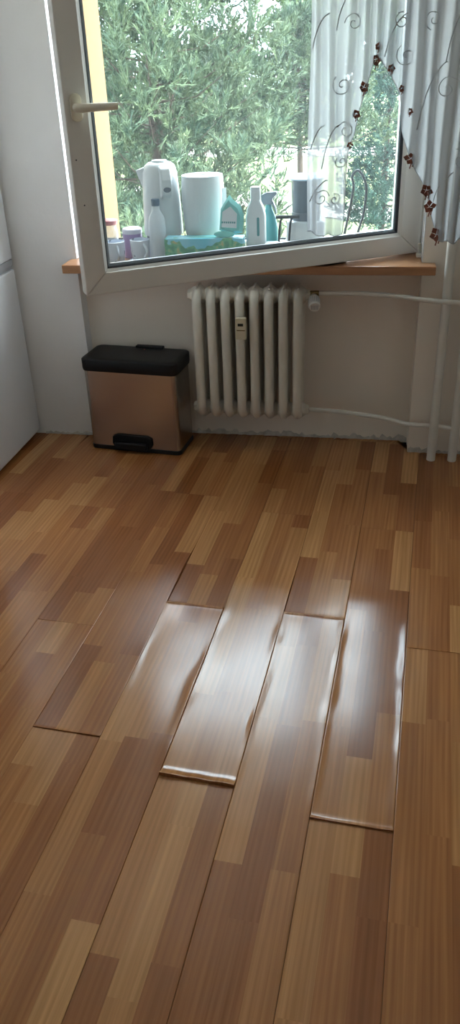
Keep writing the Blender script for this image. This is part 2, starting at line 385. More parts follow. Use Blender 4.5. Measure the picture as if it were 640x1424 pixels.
def plank(row, y0, y1):
    xa = X0P+row*PW; gap = 0.0003
    gl = gr = gap/2
    if row in (-4, -3, -2, -1): gl = 0.0005; gr = 0.0005
    ya = y0+(GAPS.get((row, round(y0, 3)), gap))/2; yb = y1-(GAPS.get((row, round(y1, 3)), gap))/2
    fine = any(s[0] == row and s[2] < y1 and s[3] > y0 for s in SWELL) or any(e[0] == row and (abs(e[1]-y0) < .01 or abs(e[1]-y1) < .01) for e in ESW)
    # printed strips
    cuts = []
    for k in range(3):
        off = hsh(row, k, y0)*0.32; ys = [y0]; y = y0+0.16+off
        while y < y1-0.09: ys.append(y); y += 0.30+0.28*hsh(row*3.1+k, y)
        ys.append(y1); cuts.append(ys)
    allc = sorted(set(v for c in cuts for v in c))
    ys = {ya, yb} | set(v for v in allc if ya+.002 < v < yb-.002)
    if fine:
        y = ya
        while y < yb: ys.add(y); y += 0.012
        for d in (.003, .006, .009): ys.add(ya+d); ys.add(yb-d)
        xs = sorted(set([0, .012, .03, .05, .08, .11, .15, .20, .26] + [1/3, .42, .5, .58, 2/3] + [1-v for v in (0, .012, .03, .05, .08, .11, .15, .20, .26)]))
    else: xs = [0, 1/3, 2/3, 1]
    ys = sorted(ys); nx, ny = len(xs), len(ys)
    V = []; UV = []
    for y in ys:
        for xl in xs:
            xp = xa+gl+xl*(PW-gl-gr)
            z = swell_h(row, xl, y, y0, y1) if fine else 0
            if not fine or z < 1e-5: z = z
            wx = xp*CA+y*SA; wy = -xp*SA+y*CA
            wx = min(max(wx, XL), XR); wy = min(max(wy, YB), YR if NX0 < wx < NX1 else (YL if wx < 0 else YP))
            V.append((wx, wy, z)); UV.append((xp, y))
    F = []; fcen = []
    for j in range(ny-1):
        for i in range(nx-1):
            F.append((j*nx+i, j*nx+i+1, (j+1)*nx+i+1, (j+1)*nx+i)); fcen.append(((xs[i]+xs[i+1])/2, (ys[j]+ys[j+1])/2))
    nt_ = len(F)
    loop = [i for i in range(nx)] + [j*nx+nx-1 for j in range(1, ny)] + [(ny-1)*nx+i for i in range(nx-2, -1, -1)] + [j*nx for j in range(ny-2, 0, -1)]
    b0 = len(V)
    for k in loop: V.append((V[k][0], V[k][1], -0.0098)); UV.append(UV[k])
    n = len(loop)
    for k in range(n): F.append((loop[(k+1) % n], loop[k], b0+k, b0+(k+1) % n))
    if max(V[k][1] for k in loop)-min(V[k][1] for k in loop) < 0.02: return
    me = bpy.data.meshes.new('plank'); me.from_pydata(V, [], F)
    me.uv_layers.new(name='UVMap'); me.color_attributes.new('strip', 'FLOAT_COLOR', 'CORNER')
    uvl = me.uv_layers['UVMap']; at = me.color_attributes['strip']
    li = np.empty(len(me.loops), dtype=np.int32); me.loops.foreach_get('vertex_index', li)
    uvl.data.foreach_set('uv', np.array(UV, dtype=np.float32)[li].ravel())
    colr = np.zeros((len(me.loops), 4), dtype=np.float32)
    for pi, p in enumerate(me.polygons):
        if pi < nt_:
            xl, y = fcen[pi]; k = min(2, int(xl*3)); c = cuts[k]; s = sum(1 for v in c if v <= y)
            t = hsh(row*1.7+k*5.3, s*2.9, round(y0, 2)); t = min(1, max(0, 0.5+(t-0.5)*1.15)); cc = (t, hsh(row, k, s+1), hsh(s, row, k+2), 1)
        else: cc = (0.1, .1, .1, 1)
        for L_ in p.loop_indices: colr[L_] = cc
    at.data.foreach_set('color', colr.ravel())
    if fine:
        me.polygons.foreach_set('use_smooth', [i < nt_ for i in range(len(F))])
    me.materials.append(M_floor)
    o = bpy.data.objects.new('plank', me); COL.objects.link(o); o.parent = floor
for row in range(-13, 9):
    e = ends.get(row, 1.3+1.2*hsh(row, 5))
    y = e
    while y > YB-0.2: y -= PL_
    while y < 3.7:
        if y+PL_ > YB: plank(row, y, y+PL_)
        y += PL_
        if abs(y-e) < 1e-6: y = e

# crumbled plaster along the foot of the walls
def crumb(name, x0, x1, y, h, label):
    m = MB(); n = int((x1-x0)/0.012); pts = []
    for k in range(n+1):
        x = x0+(x1-x0)*k/n; pts.append((x, h*(0.35+1.0*random.random())))
    vs = []; 
    for x, hh in pts:
        d = 0.002+0.006*random.random(); vs += [(x, y, 0.0005), (x, y-d, 0.0005), (x, y-d*0.5, hh), (x, y, hh*1.1)]
    fs = []
    for k in range(n):
        a = k*4; b = a+4
        for q in range(4): fs.append((a+q, b+q, b+(q+1) % 4, a+(q+1) % 4))
    m.add(vs, fs); o = m.build(name, M_crumb); struct(o, label, 'plaster edge')
crumb('baseboard_left', -1.50, NX0-0.002, YL, 0.014, 'crumbled plaster edge at the foot of the left wall')
crumb('baseboard_back', NX0+0.002, NX1-0.002, YR, 0.020, 'crumbled plaster edge under the radiator wall')
crumb('baseboard_right', NX1+0.002, 0.9, YP, 0.018, 'crumbled plaster edge at the foot of the pier')

# ------------------------------------------------------------------ sill
sp = [(-1.265, SY0), (0.236, SY0), (0.236, YP-0.001), (NX1-0.004, YP-0.001), (NX1-0.004, YF-0.002), (NX0+0.004, YF-0.002), (NX0+0.004, YL-0.001), (-1.265, YL-0.001)]
struct(MB().prism(sp, SZ-0.034, SZ).build('trim_4', M_sill, bev=0.003), 'reddish brown wooden window sill with rounded front edge', 'sill')

# ------------------------------------------------------------------ window frame (fixed) and open sash
W1 = MB()
FX0, FX1, FZ0, FZ1 = NX0+0.004, NX1-0.004, SZ+0.001, NT-0.001
wf = MB(); wf.box(FX0, FX0+0.058, YF, YF+0.065, FZ0, FZ1)
wf.box(FX1-0.022, FX1, YF, YF+0.065, FZ0, FZ1); wf.box(FX0+0.058, FX1-0.022, YF, YF+0.065, FZ0, FZ0+0.045); wf.box(FX0+0.058, FX1-0.022, YF, YF+0.065, FZ1-0.05, FZ1)
win = wf.build('window_1', M_pvc, bev=0.003); struct(win, 'white plastic window frame fixed in the niche', 'window frame')
gk = MB(); gk.box(FX0+0.06, FX1-0.03, YF+0.03, YF+0.04, FZ0+0.046, FZ0+0.052); gk.box(FX0+0.0585, FX0+0.064, YF+0.03, YF+0.04, FZ0+0.046, FZ1-0.055)
gk.build('gasket', M_gasket, win)
SW, SH, ST = 1.364, 1.36, 0.066
sash = bpy.data.objects.new('window_2', None); COL.objects.link(sash); sash.location = (0.176, 3.42, 0.823); sash.rotation_euler = (0, 0, math.radians(31.6))
struct(sash, 'white framed window sash swung open into the room', 'window sash')
LT, RT, BT = 0.076, 0.088, 0.073
def mitre(a, b, c, d):
    m = MB(); q = [a, b, c, d]; m.prism(q, 0, ST, 'y'); return m
o4 = [(-SW, 0), (0, 0), (0, SH), (-SW, SH)]; i4 = [(-SW+LT, BT), (-RT, BT), (-RT, SH-BT), (-SW+LT, SH-BT)]
for k in range(4):
    j = (k+1) % 4; mitre(o4[k], o4[j], i4[j], i4[k]).build('sash_rail' if k % 2 == 0 else 'sash_stile', M_pvc, sash, bev=0.004)
# glazing bead: sloped frame round the pane
def ring(o, i, ya, yb, name, m):
    mb = MB()
    for k in range(4):
        j = (k+1) % 4
        mb.add([(o[k][0], ya, o[k][1]), (o[j][0], ya, o[j][1]), (i[j][0], yb, i[j][1]), (i[k][0], yb, i[k][1]),
                (o[k][0], 0.04, o[k][1]), (o[j][0], 0.04, o[j][1]), (i[j][0], 0.04, i[j][1]), (i[k][0], 0.04, i[k][1])],
               [(0,1,2,3),(7,6,5,4),(0,4,5,1),(1,5,6,2),(2,6,7,3),(3,7,4,0)])
    return mb.build(name, m, sash)
def inset(p, d): return [(p[0][0]+d, p[0][1]+d), (p[1][0]-d, p[1][1]+d), (p[2][0]-d, p[2][1]-d), (p[3][0]+d, p[3][1]-d)]
ring(inset(i4, -0.001), inset(i4, 0.011), 0.004, 0.014, 'glazing_bead', M_pvc)
ring(inset(i4, 0.010), inset(i4, 0.0145), 0.013, 0.016, 'gasket', M_gasket)
g0 = inset(i4, 0.012)
MB().box(g0[0][0], g0[1][0], 0.020, 0.024, g0[0][1], g0[2][1]).build('pane', M_glass, sash)
g1 = inset(i4, 0.014); g2 = inset(i4, 0.024)
sm = MB()
for k in range(4):
    j = (k+1) % 4; sm.add([(g1[k][0], 0.026, g1[k][1]), (g1[j][0], 0.026, g1[j][1]), (g2[j][0], 0.026, g2[j][1]), (g2[k][0], 0.026, g2[k][1]), (g1[k][0], 0.038, g1[k][1]), (g1[j][0], 0.038, g1[j][1]), (g2[j][0], 0.038, g2[j][1]), (g2[k][0], 0.038, g2[k][1])],
        [(0,1,2,3),(7,6,5,4),(0,4,5,1),(1,5,6,2),(2,6,7,3),(3,7,4,0)])
sm.build('spacer', M_alu, sash)
hz = 0.592; hx = -SW+0.036
hd = MB(); hd.prism([(hx+x, hz+y) for x, y in rrect(0.036, 0.080, 0.016)], -0.012, 0.0005, 'y')
M_handle = mat('handle_cream', (0.80, 0.74, 0.60), 0.4)
hb = hd.build('handle', M_handle, sash, bev=0.002)
hh = MB(); hh.tube([(hx, -0.010, hz), (hx, -0.042, hz), (hx+0.010, -0.052, hz), (hx+0.03, -0.054, hz), (hx+0.122, -0.052, hz)], [0.0135, 0.0135, 0.0135, 0.0125, 0.011], 12)
hh.build('lever', M_handle, hb, smooth=True)
# hinge cover at the foot of the hinge stile, on the frame side
hg = MB(); hg.tube([(0.178, 3.395, SZ+0.004), (0.178, 3.395, SZ+0.05)], 0.008, 10); hg.box(0.165, 0.186, 3.36, 3.40, SZ+0.001, SZ+0.013)
hg.build('hinge', M_pvc, win, bev=0.002)
for q in ((-SW+0.018, 0.44), (-SW+0.028, 0.30)): MB().lathe([(0.0, 0), (0.0025, 0), (0.0025, 0.001), (0, 0.001)], 8).build('screw_cap', M_gasket, sash, loc=(q[0], -0.0003, q[1]), rot=(PI/2, 0, 0))

# ------------------------------------------------------------------ radiator
rad = thing('radiator', 'cream cast-iron column radiator with eight sections under the window', 'radiator', (-0.50, 3.275, 0))
RZ0, RZ1, NS, RP = 0.145, 0.725, 8, 0.0595
def rad_section():
    m = MB(); h0, h1 = RZ0+0.024, RZ1-0.024; hw = 0.060
    path = []
    def arc(cy, cz, a0, a1, rr):
        for k in range(7):
            a = math.radians(a0+(a1-a0)*k/6); path.append((0, cy+rr*math.cos(a), cz+rr*math.sin(a)))
    R_ = 0.05
    arc(hw-R_, h1-R_, 0, 90, R_); arc(-hw+R_, h1-R_, 90, 180, R_); arc(-hw+R_, h0+R_, 180, 270, R_); arc(hw-R_, h0+R_, 270, 360, R_)
    m.tube(path, 0.0195, 14, closed=True, sq=(1.0, 1.05), up=(1, 0, 0))
    m.tube([(0, 0, h0), (0, 0, h1)], 0.016, 12, sq=(1, 1), up=(1, 0, 0))
    # ridge on top and foot
    m.tube([(0, -0.045, RZ1-0.006), (0, 0, RZ1+0.001), (0, 0.045, RZ1-0.006)], [0.004, 0.006, 0.004], 8)
    for z in (RZ0+0.042, RZ1-0.042): m.tube([(-RP/2, 0, z), (-0.018, 0, z), (0.018, 0, z), (RP/2, 0, z)], [0.026, 0.034, 0.034, 0.026], 16)
    return m
s0 = rad_section().build('section', M_rad, rad, smooth=True)
s0.location.x = (0-(NS-1)/2)*RP
for k in range(1, NS):
    c = s0.copy(); COL.objects.link(c); c.parent = rad; c.location.x = (k-(NS-1)/2)*RP
for sx, z in ((-1, RZ1-0.042), (1, RZ1-0.042), (-1, RZ0+0.042), (1, RZ0+0.042)):
    x = sx*NS/2*RP; MB().tube([(x-0.001*sx, 0, z), (x+0.006*sx, 0, z), (x+0.016*sx, 0, z)], [0.026, 0.024, 0.020], 6).build('end_plug', M_rad, rad)
for sx in (-1, 1): MB().box(sx*0.155-0.012, sx*0.155+0.012, 0.0, 0.124, 0.655, 0.672).build('wall_bracket', M_brass, rad)
hmx = -0.018
hm = MB(); hm.prism([(hmx+x, 0.573+y) for x, y in rrect(0.043, 0.088, 0.005)], -0.112, -0.0875, 'y')
hmo = hm.build('heat_meter', M_meter, rad, bev=0.003); hmo['label'] = 'beige heat meter box'
MB().box(hmx-0.012, hmx+0.010, -0.1132, -0.1115, 0.585, 0.596).build('display', M_lcd, hmo)
MB().box(hmx-0.017, hmx+0.017, -0.1135, -0.1115, 0.566, 0.570).build('groove', M_brass, hmo)
# valve and thermostatic head
vx = 0.5*NS*RP
MB().tube([(vx+0.012, 0, 0.692), (vx+0.05, 0, 0.692)], 0.011, 8).build('valve_body', M_brass, rad)
vh = MB(); prof = []
vh.lathe([(0.0, 0), (0.013, 0), (0.015, 0.012), (0.021, 0.018), (0.0235, 0.030), (0.0235, 0.066), (0.021, 0.074), (0, 0.075)], 20)
vo = vh.build('thermostat_head', M_valve, rad, smooth=True, loc=(vx+0.030, -0.010, 0.684), rot=(math.radians(112), 0, math.radians(8)))
rb = MB()
for k in range(20):
    a = 2*PI*k/20; rb.box(0.0228*math.cos(a)-0.0012, 0.0228*math.cos(a)+0.0012, 0.0228*math.sin(a)-0.0012, 0.0228*math.sin(a)+0.0012, 0.032, 0.064)
for a in range(5): rb.box(-0.014+a*0.006, -0.011+a*0.006, -0.010, 0.010, 0.0745, 0.0758)
rb.build('rib', M_fgrey, vo)

# ------------------------------------------------------------------ heating pipes
def pipe(name, pts, r, label, n=8):
    o = MB().tube(spline(pts, n) if len(pts) > 2 else pts, r, 14).build(name, M_pipe, smooth=True); return tag(o, label, 'pipe', 'heating pipes')
pipe('heating_pipe', [(-0.211, 3.275, 0.692), (-0.05, 3.273, 0.694), (0.10, 3.235, 0.694), (0.20, 3.185, 0.694), (0.36, 3.176, 0.686), (0.7, 3.176, 0.682)], 0.0095, 'thin cream pipe running from the radiator valve along the wall below the sill')
pipe('heating_pipe', [(-0.243, 3.275, 0.187), (-0.10, 3.268, 0.182), (0.08, 3.25, 0.168), (0.17, 3.215, 0.161), (0.266, 3.213, 0.158)], 0.0095, 'thin cream pipe from the foot of the radiator to the nearer standpipe')
pipe('heating_pipe', [(0.300, 3.213, 0.156), (0.360, 3.213, 0.150)], 0.0095, 'short cream pipe stub between the two standpipes near the floor')
pipe('heating_pipe', [(0.286, 3.212, -0.008), (0.287, 3.212, 2.60)], 0.0185, 'thick vertical cream standpipe nearer the window')
pipe('heating_pipe', [(0.373, 3.212, -0.008), (0.374, 3.212, 2.60)], 0.0185, 'thick vertical cream standpipe at the right edge of the photo')

# ------------------------------------------------------------------ pedal bin
brz = math.atan2(-0.048, 0.426)
binr = thing('pedal_bin', 'brushed steel pedal bin with black lid standing left of the radiator', 'bin', (-1.002, 3.262, 0), brz)
BW, BD = 0.425, 0.192
MB().prism(rrect(BW+0.006, BD+0.004, 0.022), 0.001, 0.022).build('base', M_black, binr, bev=0.003)
MB().prism(rrect(BW, BD, 0.020), 0.0225, 0.375).build('body', M_steel, binr)
lidm = MB(); 
lp = [(rrect(BW+0.012, BD+0.012, 0.03), 0.372), (rrect(BW+0.016, BD+0.016, 0.03), 0.384), (rrect(BW+0.016, BD+0.016, 0.03), 0.420), (rrect(BW+0.008, BD+0.008, 0.028), 0.4245), (rrect(BW-0.03, BD-0.03, 0.02), 0.427)]
nn = len(lp[0][0]); vs = [(x, y, z) for p, z in lp for x, y in p]; fs = [tuple(range(nn-1, -1, -1)), tuple(range((len(lp)-1)*nn, len(lp)*nn))]
for i in range(len(lp)-1): fs += [(i*nn+k, i*nn+(k+1) % nn, (i+1)*nn+(k+1) % nn, (i+1)*nn+k) for k in range(nn)]
lidm.add(vs, fs); lo = lidm.build('lid', M_black, binr, smooth=True)
MB().box(-0.03, 0.10, BD/2-0.02, BD/2+0.006, 0.41, 0.436).build('hinge_cover', M_black, binr, bev=0.004)
MB().lathe([(0, 0), (0.004, 0), (0.004, 0.0015), (0, 0.0015)], 10).build('indicator_dot', M_red, lo, loc=(0.02, 0.06, 0.427))
pm = MB(); pm.prism([(-0.095, 0.022), (0.075, 0.022), (0.085, 0.040), (0.082, 0.072), (0.060, 0.082), (-0.080, 0.082), (-0.102, 0.072), (-0.105, 0.040)], -BD/2-0.012, -BD/2-0.001, 'y')
pm.build('pedal_recess', M_black, binr, bev=0.003)
MB().prism([(-0.085, 0.020), (0.065, 0.020), (0.068, 0.052), (-0.088, 0.052)], -BD/2-0.032, -BD/2-0.010, 'y').build('pedal', M_black, binr, bev=0.005)

# ------------------------------------------------------------------ fridge
fz = math.radians(-1.0)
fr = thing('fridge', 'white fridge at the left edge with a grey handle groove between doors', 'fridge', (-1.521, 3.315, 0), fz)
MB().box(-0.60, -0.062, -0.60, 0.0, 0.03, 1.86).build('body', M_fridge, fr, bev=0.004)
MB().box(-0.56, -0.05, -0.58, -0.02, 0.002, 0.032).build('plinth', M_dark, fr)
dl = MB().box(-0.060, 0.0, -0.60, 0.0, 0.026, 0.775).build('door', M_fridge, fr, bev=0.006, seg=3)
MB().box(-0.060, -0.012, -0.598, -0.002, 0.7755, 0.790).build('groove', M_fgrey, dl)
MB().box(-0.058, -0.002, -0.598, -0.002, 0.7905, 0.817).build('handle_strip', M_fgrey, fr, bev=0.002)
MB().box(-0.060, 0.0, -0.60, 0.0, 0.818, 1.86).build('door', M_fridge, fr, bev=0.006, seg=3)

# ------------------------------------------------------------------ things on the sill
Z = SZ+0.0005
# kettle
kt = thing('kettle', 'tall white plastic kettle with a grey oval button on the sill', 'kettle', (-0.862, 3.372, Z), 0)
MB().lathe([(0, 0), (0.074, 0), (0.078, 0.01), (0.076, 0.066), (0, 0.066)], 28).build('power_base', M_cer, kt, smooth=True)
MB().lathe([(0, 0.0665), (0.072, 0.0665), (0.072, 0.094), (0, 0.094)], 28).build('base_ring', M_greyd, kt, smooth=True)
MB().lathe([(0, 0.0945), (0.079, 0.0945), (0.080, 0.11), (0.075, 0.24), (0.068, 0.33), (0.060, 0.355), (0.045, 0.366), (0, 0.369)], 32).build('body', M_white, kt, smooth=True)
MB().lathe([(0, 0.366), (0.032, 0.366), (0.030, 0.374), (0, 0.376)], 24).build('lid', M_white, kt, smooth=True)
sp_ = MB(); sp_.add([(-0.06, -0.022, 0.25), (-0.06, 0.022, 0.25), (-0.060, 0.028, 0.350), (-0.060, -0.028, 0.350), (-0.070, -0.008, 0.26), (-0.070, 0.008, 0.26), (-0.098, 0.010, 0.338), (-0.098, -0.010, 0.338)],
    [(0,1,2,3),(7,6,5,4),(0,4,5,1),(1,5,6,2),(2,6,7,3),(3,7,4,0)]); sp_.build('spout', M_white, kt, bev=0.004)
hk = MB(); hk.prism([(-0.062, 0.36), (-0.088, 0.35), (-0.102, 0.31), (-0.100, 0.255), (-0.074, 0.235), (-0.066, 0.25), (-0.066, 0.33), (-0.05, 0.352)], -0.022, 0.022, 'x')
ho = hk.build('handle', M_white, kt, bev=0.007, seg=3, rot=(0, 0, math.radians(28)))
MB().lathe([(0, 0), (0.012, 0), (0.012, 0.004), (0, 0.004)], 20, sx=1.25, sy=0.8).build('button', M_greyd, ho, loc=(0.0, -0.1015, 0.275), rot=(PI/2, 0, 0))
# paper towel roll
rl = thing('paper_roll', 'large white kitchen paper roll standing between the kettle and the green pack', 'paper roll', (-0.690, 3.370, Z))
RT_ = 0.318
MB().lathe([(0.019, 0), (0.060, 0), (0.070, 0.05), (0.080, 0.12), (0.085, 0.19), (0.086, 0.25), (0.082, RT_), (0.0205, RT_), (0.019, RT_-0.004)], 36).build('paper', M_paper, rl, smooth=True)
MB().lathe([(0.0185, 0.002), (0.0185, RT_-0.006), (0.016, RT_-0.006), (0.016, 0.002)], 20).build('core', M_crumb, rl, smooth=True)
MB().add([(0.078, -0.03, 0.15), (0.096, -0.012, 0.15), (0.094, -0.006, 0.27), (0.080, -0.024, 0.27), (0.080, -0.028, 0.15), (0.098, -0.010, 0.15), (0.096, -0.004, 0.27), (0.082, -0.022, 0.27)],
    [(0,1,2,3),(7,6,5,4),(0,4,5,1),(1,5,6,2),(2,6,7,3),(3,7,4,0)]).build('loose_sheet', M_paper, rl)
# tissue box
tb = thing('tissue_box', 'turquoise tissue box printed with a green meadow under the paper roll', 'box', (-0.664, 3.236, Z), math.radians(1))
MB().box(-0.156, 0.156, -0.036, 0.036, 0, 0.106).build('carton', M_print, tb, bev=0.0015)
MB().lathe([(0, 0.106), (0.07, 0.106), (0.07, 0.1066), (0, 0.1066)], 28, sx=1, sy=0.3).build('slot_film', M_teal, tb)
# wet wipes pack
wp = thing('wipes_pack', 'green and white wet wipes pack leaning on the tissue box', 'wipes pack', (-0.566, 3.232, Z+0.107), math.radians(-6))
pk = MB(); ol = [(-0.045, 0.02), (-0.036, 0.10), (-0.008, 0.140), (0.002, 0.152), (0.012, 0.138), (0.046, 0.112), (0.058, 0.075), (0.050, 0.012), (0.0, 0.004)]
n = len(ol); cx, cy = 0.0, 0.07
vs = [(x, 0.022, z) for x, z in ol] + [(cx+(x-cx)*0.8, 0.006, cy+(z-cy)*0.8) for x, z in ol] + [(cx+(x-cx)*0.8, 0.036, cy+(z-cy)*0.8) for x, z in ol]
fs = [tuple(n+k for k in range(n)), tuple(2*n+k for k in range(n-1, -1, -1))]
for k in range(n): j = (k+1) % n; fs += [(k, j, n+j, n+k), (j, k, 2*n+k, 2*n+j)]
pk.add(vs, fs); pko = pk.build('pouch', M_teal, wp, smooth=True)
lb = MB(); lb.prism([(-0.030, 0.035), (0.030, 0.032), (0.034, 0.085), (0.008, 0.112), (-0.024, 0.092)], 0.0035, 0.0058, 'y'); lb.build('label_panel', M_white, wp)
tx = MB(); 
for k in range(7): tx.box(-0.028+k*0.0082, -0.0225+k*0.0082, 0.0020, 0.0034, 0.050, 0.0565)
tx.build('lettering', M_tealdk, wp)
MB().prism([(0.034*math.cos(2*PI*k/20)*1.25-0.016, 0.011+0.011*math.sin(2*PI*k/20)) for k in range(20)], -0.018, 0.004, 'y').build('flip_lid', M_teal, wp, bev=0.004)
# clear bottle with dark cap
cb = thing('water_bottle', 'small clear plastic bottle with a dark blue cap in front of the kettle', 'bottle', (-0.857, 3.247, Z))
MB().lathe([(0, 0), (0.032, 0), (0.034, 0.006), (0.034, 0.15), (0.030, 0.180), (0.016, 0.205), (0.014, 0.222), (0, 0.222)], 28).build('body', M_clear, cb, smooth=True)
MB().lathe([(0, 0.2225), (0.0165, 0.2225), (0.0165, 0.246), (0.015, 0.248), (0, 0.248)], 24).build('cap', M_bluecap, cb, smooth=True)
# mugs
def mug(x, y, z, rz, label):
    t = thing('mug', label, 'mug', (x, y, z), rz, 'mugs on the sill')
    MB().lathe([(0, 0), (0.030, 0), (0.034, 0.006), (0.0385, 0.04), (0.040, 0.082), (0.0375, 0.083), (0.035, 0.04), (0.030, 0.008), (0, 0.007)], 30).build('cup', M_mug, t, smooth=True)
    MB().tube([(0.037+0.026*math.sin(PI*k/10), 0, 0.016+0.052*k/10) for k in range(11)], 0.0052, 8).build('handle', M_cer, t, smooth=True)
    return t
mug(-1.046, 3.272, Z, math.radians(-62), 'pale grey mug standing directly on the sill, nearest the handle stile')
mug(-0.938, 3.262, Z+0.0095, math.radians(-50), 'pale grey mug standing on a saucer')
sc = MB().lathe([(0, 0), (0.028, 0), (0.03, 0.003), (0.049, 0.009), (0.049, 0.0115), (0.028, 0.007), (0, 0.007)], 30).build('saucer', M_cer, smooth=True, loc=(-0.938, 3.262, Z))
tag(sc, 'small pale saucer under the second mug', 'saucer')
# jars
j1 = thing('jar', 'clear jar with a dull red lid behind the first mug', 'jar', (-1.098, 3.375, Z))
MB().lathe([(0, 0), (0.033, 0), (0.035, 0.005), (0.035, 0.105), (0.030, 0.115), (0.030, 0.130), (0, 0.130)], 26).build('glass', M_jarglass, j1, smooth=True)
MB().lathe([(0, 0.1305), (0.036, 0.1305), (0.037, 0.147), (0.034, 0.149), (0, 0.149)], 26).build('lid', M_red, j1, smooth=True)
j2 = thing('jar', 'purple canister with a pale lilac lid behind the saucer', 'jar', (-0.999, 3.372, Z))
MB().lathe([(0, 0), (0.038, 0), (0.040, 0.004), (0.040, 0.096), (0, 0.096)], 26).build('body', M_purple, j2, smooth=True)
MB().lathe([(0, 0.0965), (0.041, 0.0965), (0.041, 0.112), (0.037, 0.116), (0, 0.116)], 26).build('lid', M_lilac, j2, smooth=True)
# white cleaner bottle with slot handle
wb = thing('cleaner_bottle', 'white plastic cleaner bottle with a grip slot beside the tissue box', 'bottle', (-0.463, 3.27, Z), math.radians(-4))
bb = MB(); secs = [(0.072, 0.050, 0), (0.076, 0.054, 0.006), (0.076, 0.054, 0.175), (0.066, 0.046, 0.205), (0.040, 0.036, 0.232), (0.036, 0.036, 0.238)]
rings = [(rrect(a, b, min(a, b)*0.3), z) for a, b, z in secs]; nn = len(rings[0][0])
vs = [(x, y, z) for p, z in rings for x, y in p]; fs = [tuple(range(nn-1, -1, -1)), tuple(range((len(rings)-1)*nn, len(rings)*nn))]
for i in range(len(rings)-1): fs += [(i*nn+k, i*nn+(k+1) % nn, (i+1)*nn+(k+1) % nn, (i+1)*nn+k) for k in range(nn)]
bb.add(vs, fs); bb.build('body', M_white, wb, smooth=True)
MB().lathe([(0, 0.2385), (0.0205, 0.2385), (0.020, 0.282), (0.018, 0.285), (0, 0.285)], 22).build('cap', M_white, wb, smooth=True)
MB().prism([(0.014+x, 0.142+z) for x, z in rrect(0.010, 0.070, 0.0045)], -0.0280, -0.0262, 'y').build('grip_slot', M_tealdk, wb)
MB().box(-0.010, 0.024, -0.0278, -0.0262, 0.02, 0.085).build('label_panel', M_paper, wb)
# spray bottle behind
sb = thing('spray_bottle', 'teal spray bottle with a dark trigger behind the white cleaner bottle', 'bottle', (-0.428, 3.395, Z), math.radians(-10))
MB().lathe([(0, 0), (0.036, 0), (0.037, 0.005), (0.037, 0.11), (0.030, 0.15), (0.014, 0.185), (0.012, 0.20), (0, 0.20)], 24, sy=0.8).build('body', M_tealdk, sb, smooth=True)
MB().prism([(-0.026, 0.2005), (0.018, 0.2005), (0.016, 0.222), (0.036, 0.240), (0.034, 0.250), (-0.008, 0.246), (-0.030, 0.235)], -0.009, 0.009, 'y').build('trigger_head', M_greyd, sb, bev=0.003)
MB().prism([(0.016, 0.218), (0.030, 0.19), (0.034, 0.165), (0.030, 0.163), (0.023, 0.19), (0.010, 0.212)], -0.005, 0.005, 'y').build('trigger', M_greyd, sb)
# coffee maker
cm = thing('coffee_maker', 'coffee maker with a smoked jar and pale blue lid behind the curtain', 'coffee maker', (-0.274, 3.355, Z))
MB().lathe([(0, 0), (0.112, 0), (0.114, 0.003), (0.110, 0.007), (0, 0.007)], 32, c=(0.055, -0.028, 0)).build('base_plate', M_black, cm, smooth=True)
MB().prism(rrect(0.15, 0.13, 0.04), 0.0075, 0.15).build('motor_body', M_white, cm, bev=0.006)
MB().prism([(x-0.003, y) for x, y in rrect(0.155, 0.135, 0.04)], 0.05, 0.075).build('body_band', M_greyd, cm)
MB().lathe([(0, 0.1505), (0.055, 0.1505), (0.058, 0.175), (0.058, 0.18), (0, 0.18)], 28).build('collar', M_greyd, cm, smooth=True)
MB().lathe([(0, 0.1805), (0.056, 0.1805), (0.061, 0.30), (0, 0.30)], 28).build('jar', M_jar, cm, smooth=True)
MB().lathe([(0, 0.3005), (0.071, 0.3005), (0.071, 0.306), (0.05, 0.316), (0, 0.319)], 28).build('lid', M_lidb, cm, smooth=True)
for yy in (-0.070,):
    for xx in (-0.085, -0.045): MB().tube(spline([(xx+0.02, yy, 0.172), (xx-0.005, yy-0.008, 0.165), (xx-0.012, yy-0.012, 0.12), (xx-0.016, yy-0.012, 0.055)], 6), 0.0045, 8).build('clamp_arm', M_black, cm, smooth=True)
MB().tube([(-0.104, -0.082, 0.056), (-0.056, -0.082, 0.056)], 0.005, 8).build('clamp_bar', M_black, cm)
MB().tube([(-0.112, -0.08, 0.172), (-0.02, -0.075, 0.172)], 0.007, 8).build('clamp_hinge', M_black, cm)
wt = thing('scale', 'low white kitchen scale with a dark front strip left of the coffee maker', 'scale', (-0.396, 3.227, Z))
MB().prism(rrect(0.052, 0.066, 0.01), 0, 0.085).build('body', M_white, wt, bev=0.003)
MB().box(-0.022, 0.022, -0.0350, -0.0332, 0.050, 0.072).build('front_strip', M_greyd, wt)
cbl = MB().tube(spline([(-0.150, 3.405, Z+0.015), (-0.13, 3.41, Z+0.05), (-0.095, 3.40, 1.06), (-0.10, 3.395, 1.115), (-0.075, 3.39, 1.135), (-0.045, 3.385, 1.08), (-0.05, 3.385, 0.98), (-0.07, 3.39, 0.90), (-0.075, 3.395, Z+0.005), (-0.03, 3.40, Z+0.005)], 10), 0.0052, 8).build('power_cable', M_cable, smooth=True)
tag(cbl, 'grey power cable looping up from the sill beside the curtain', 'cable')

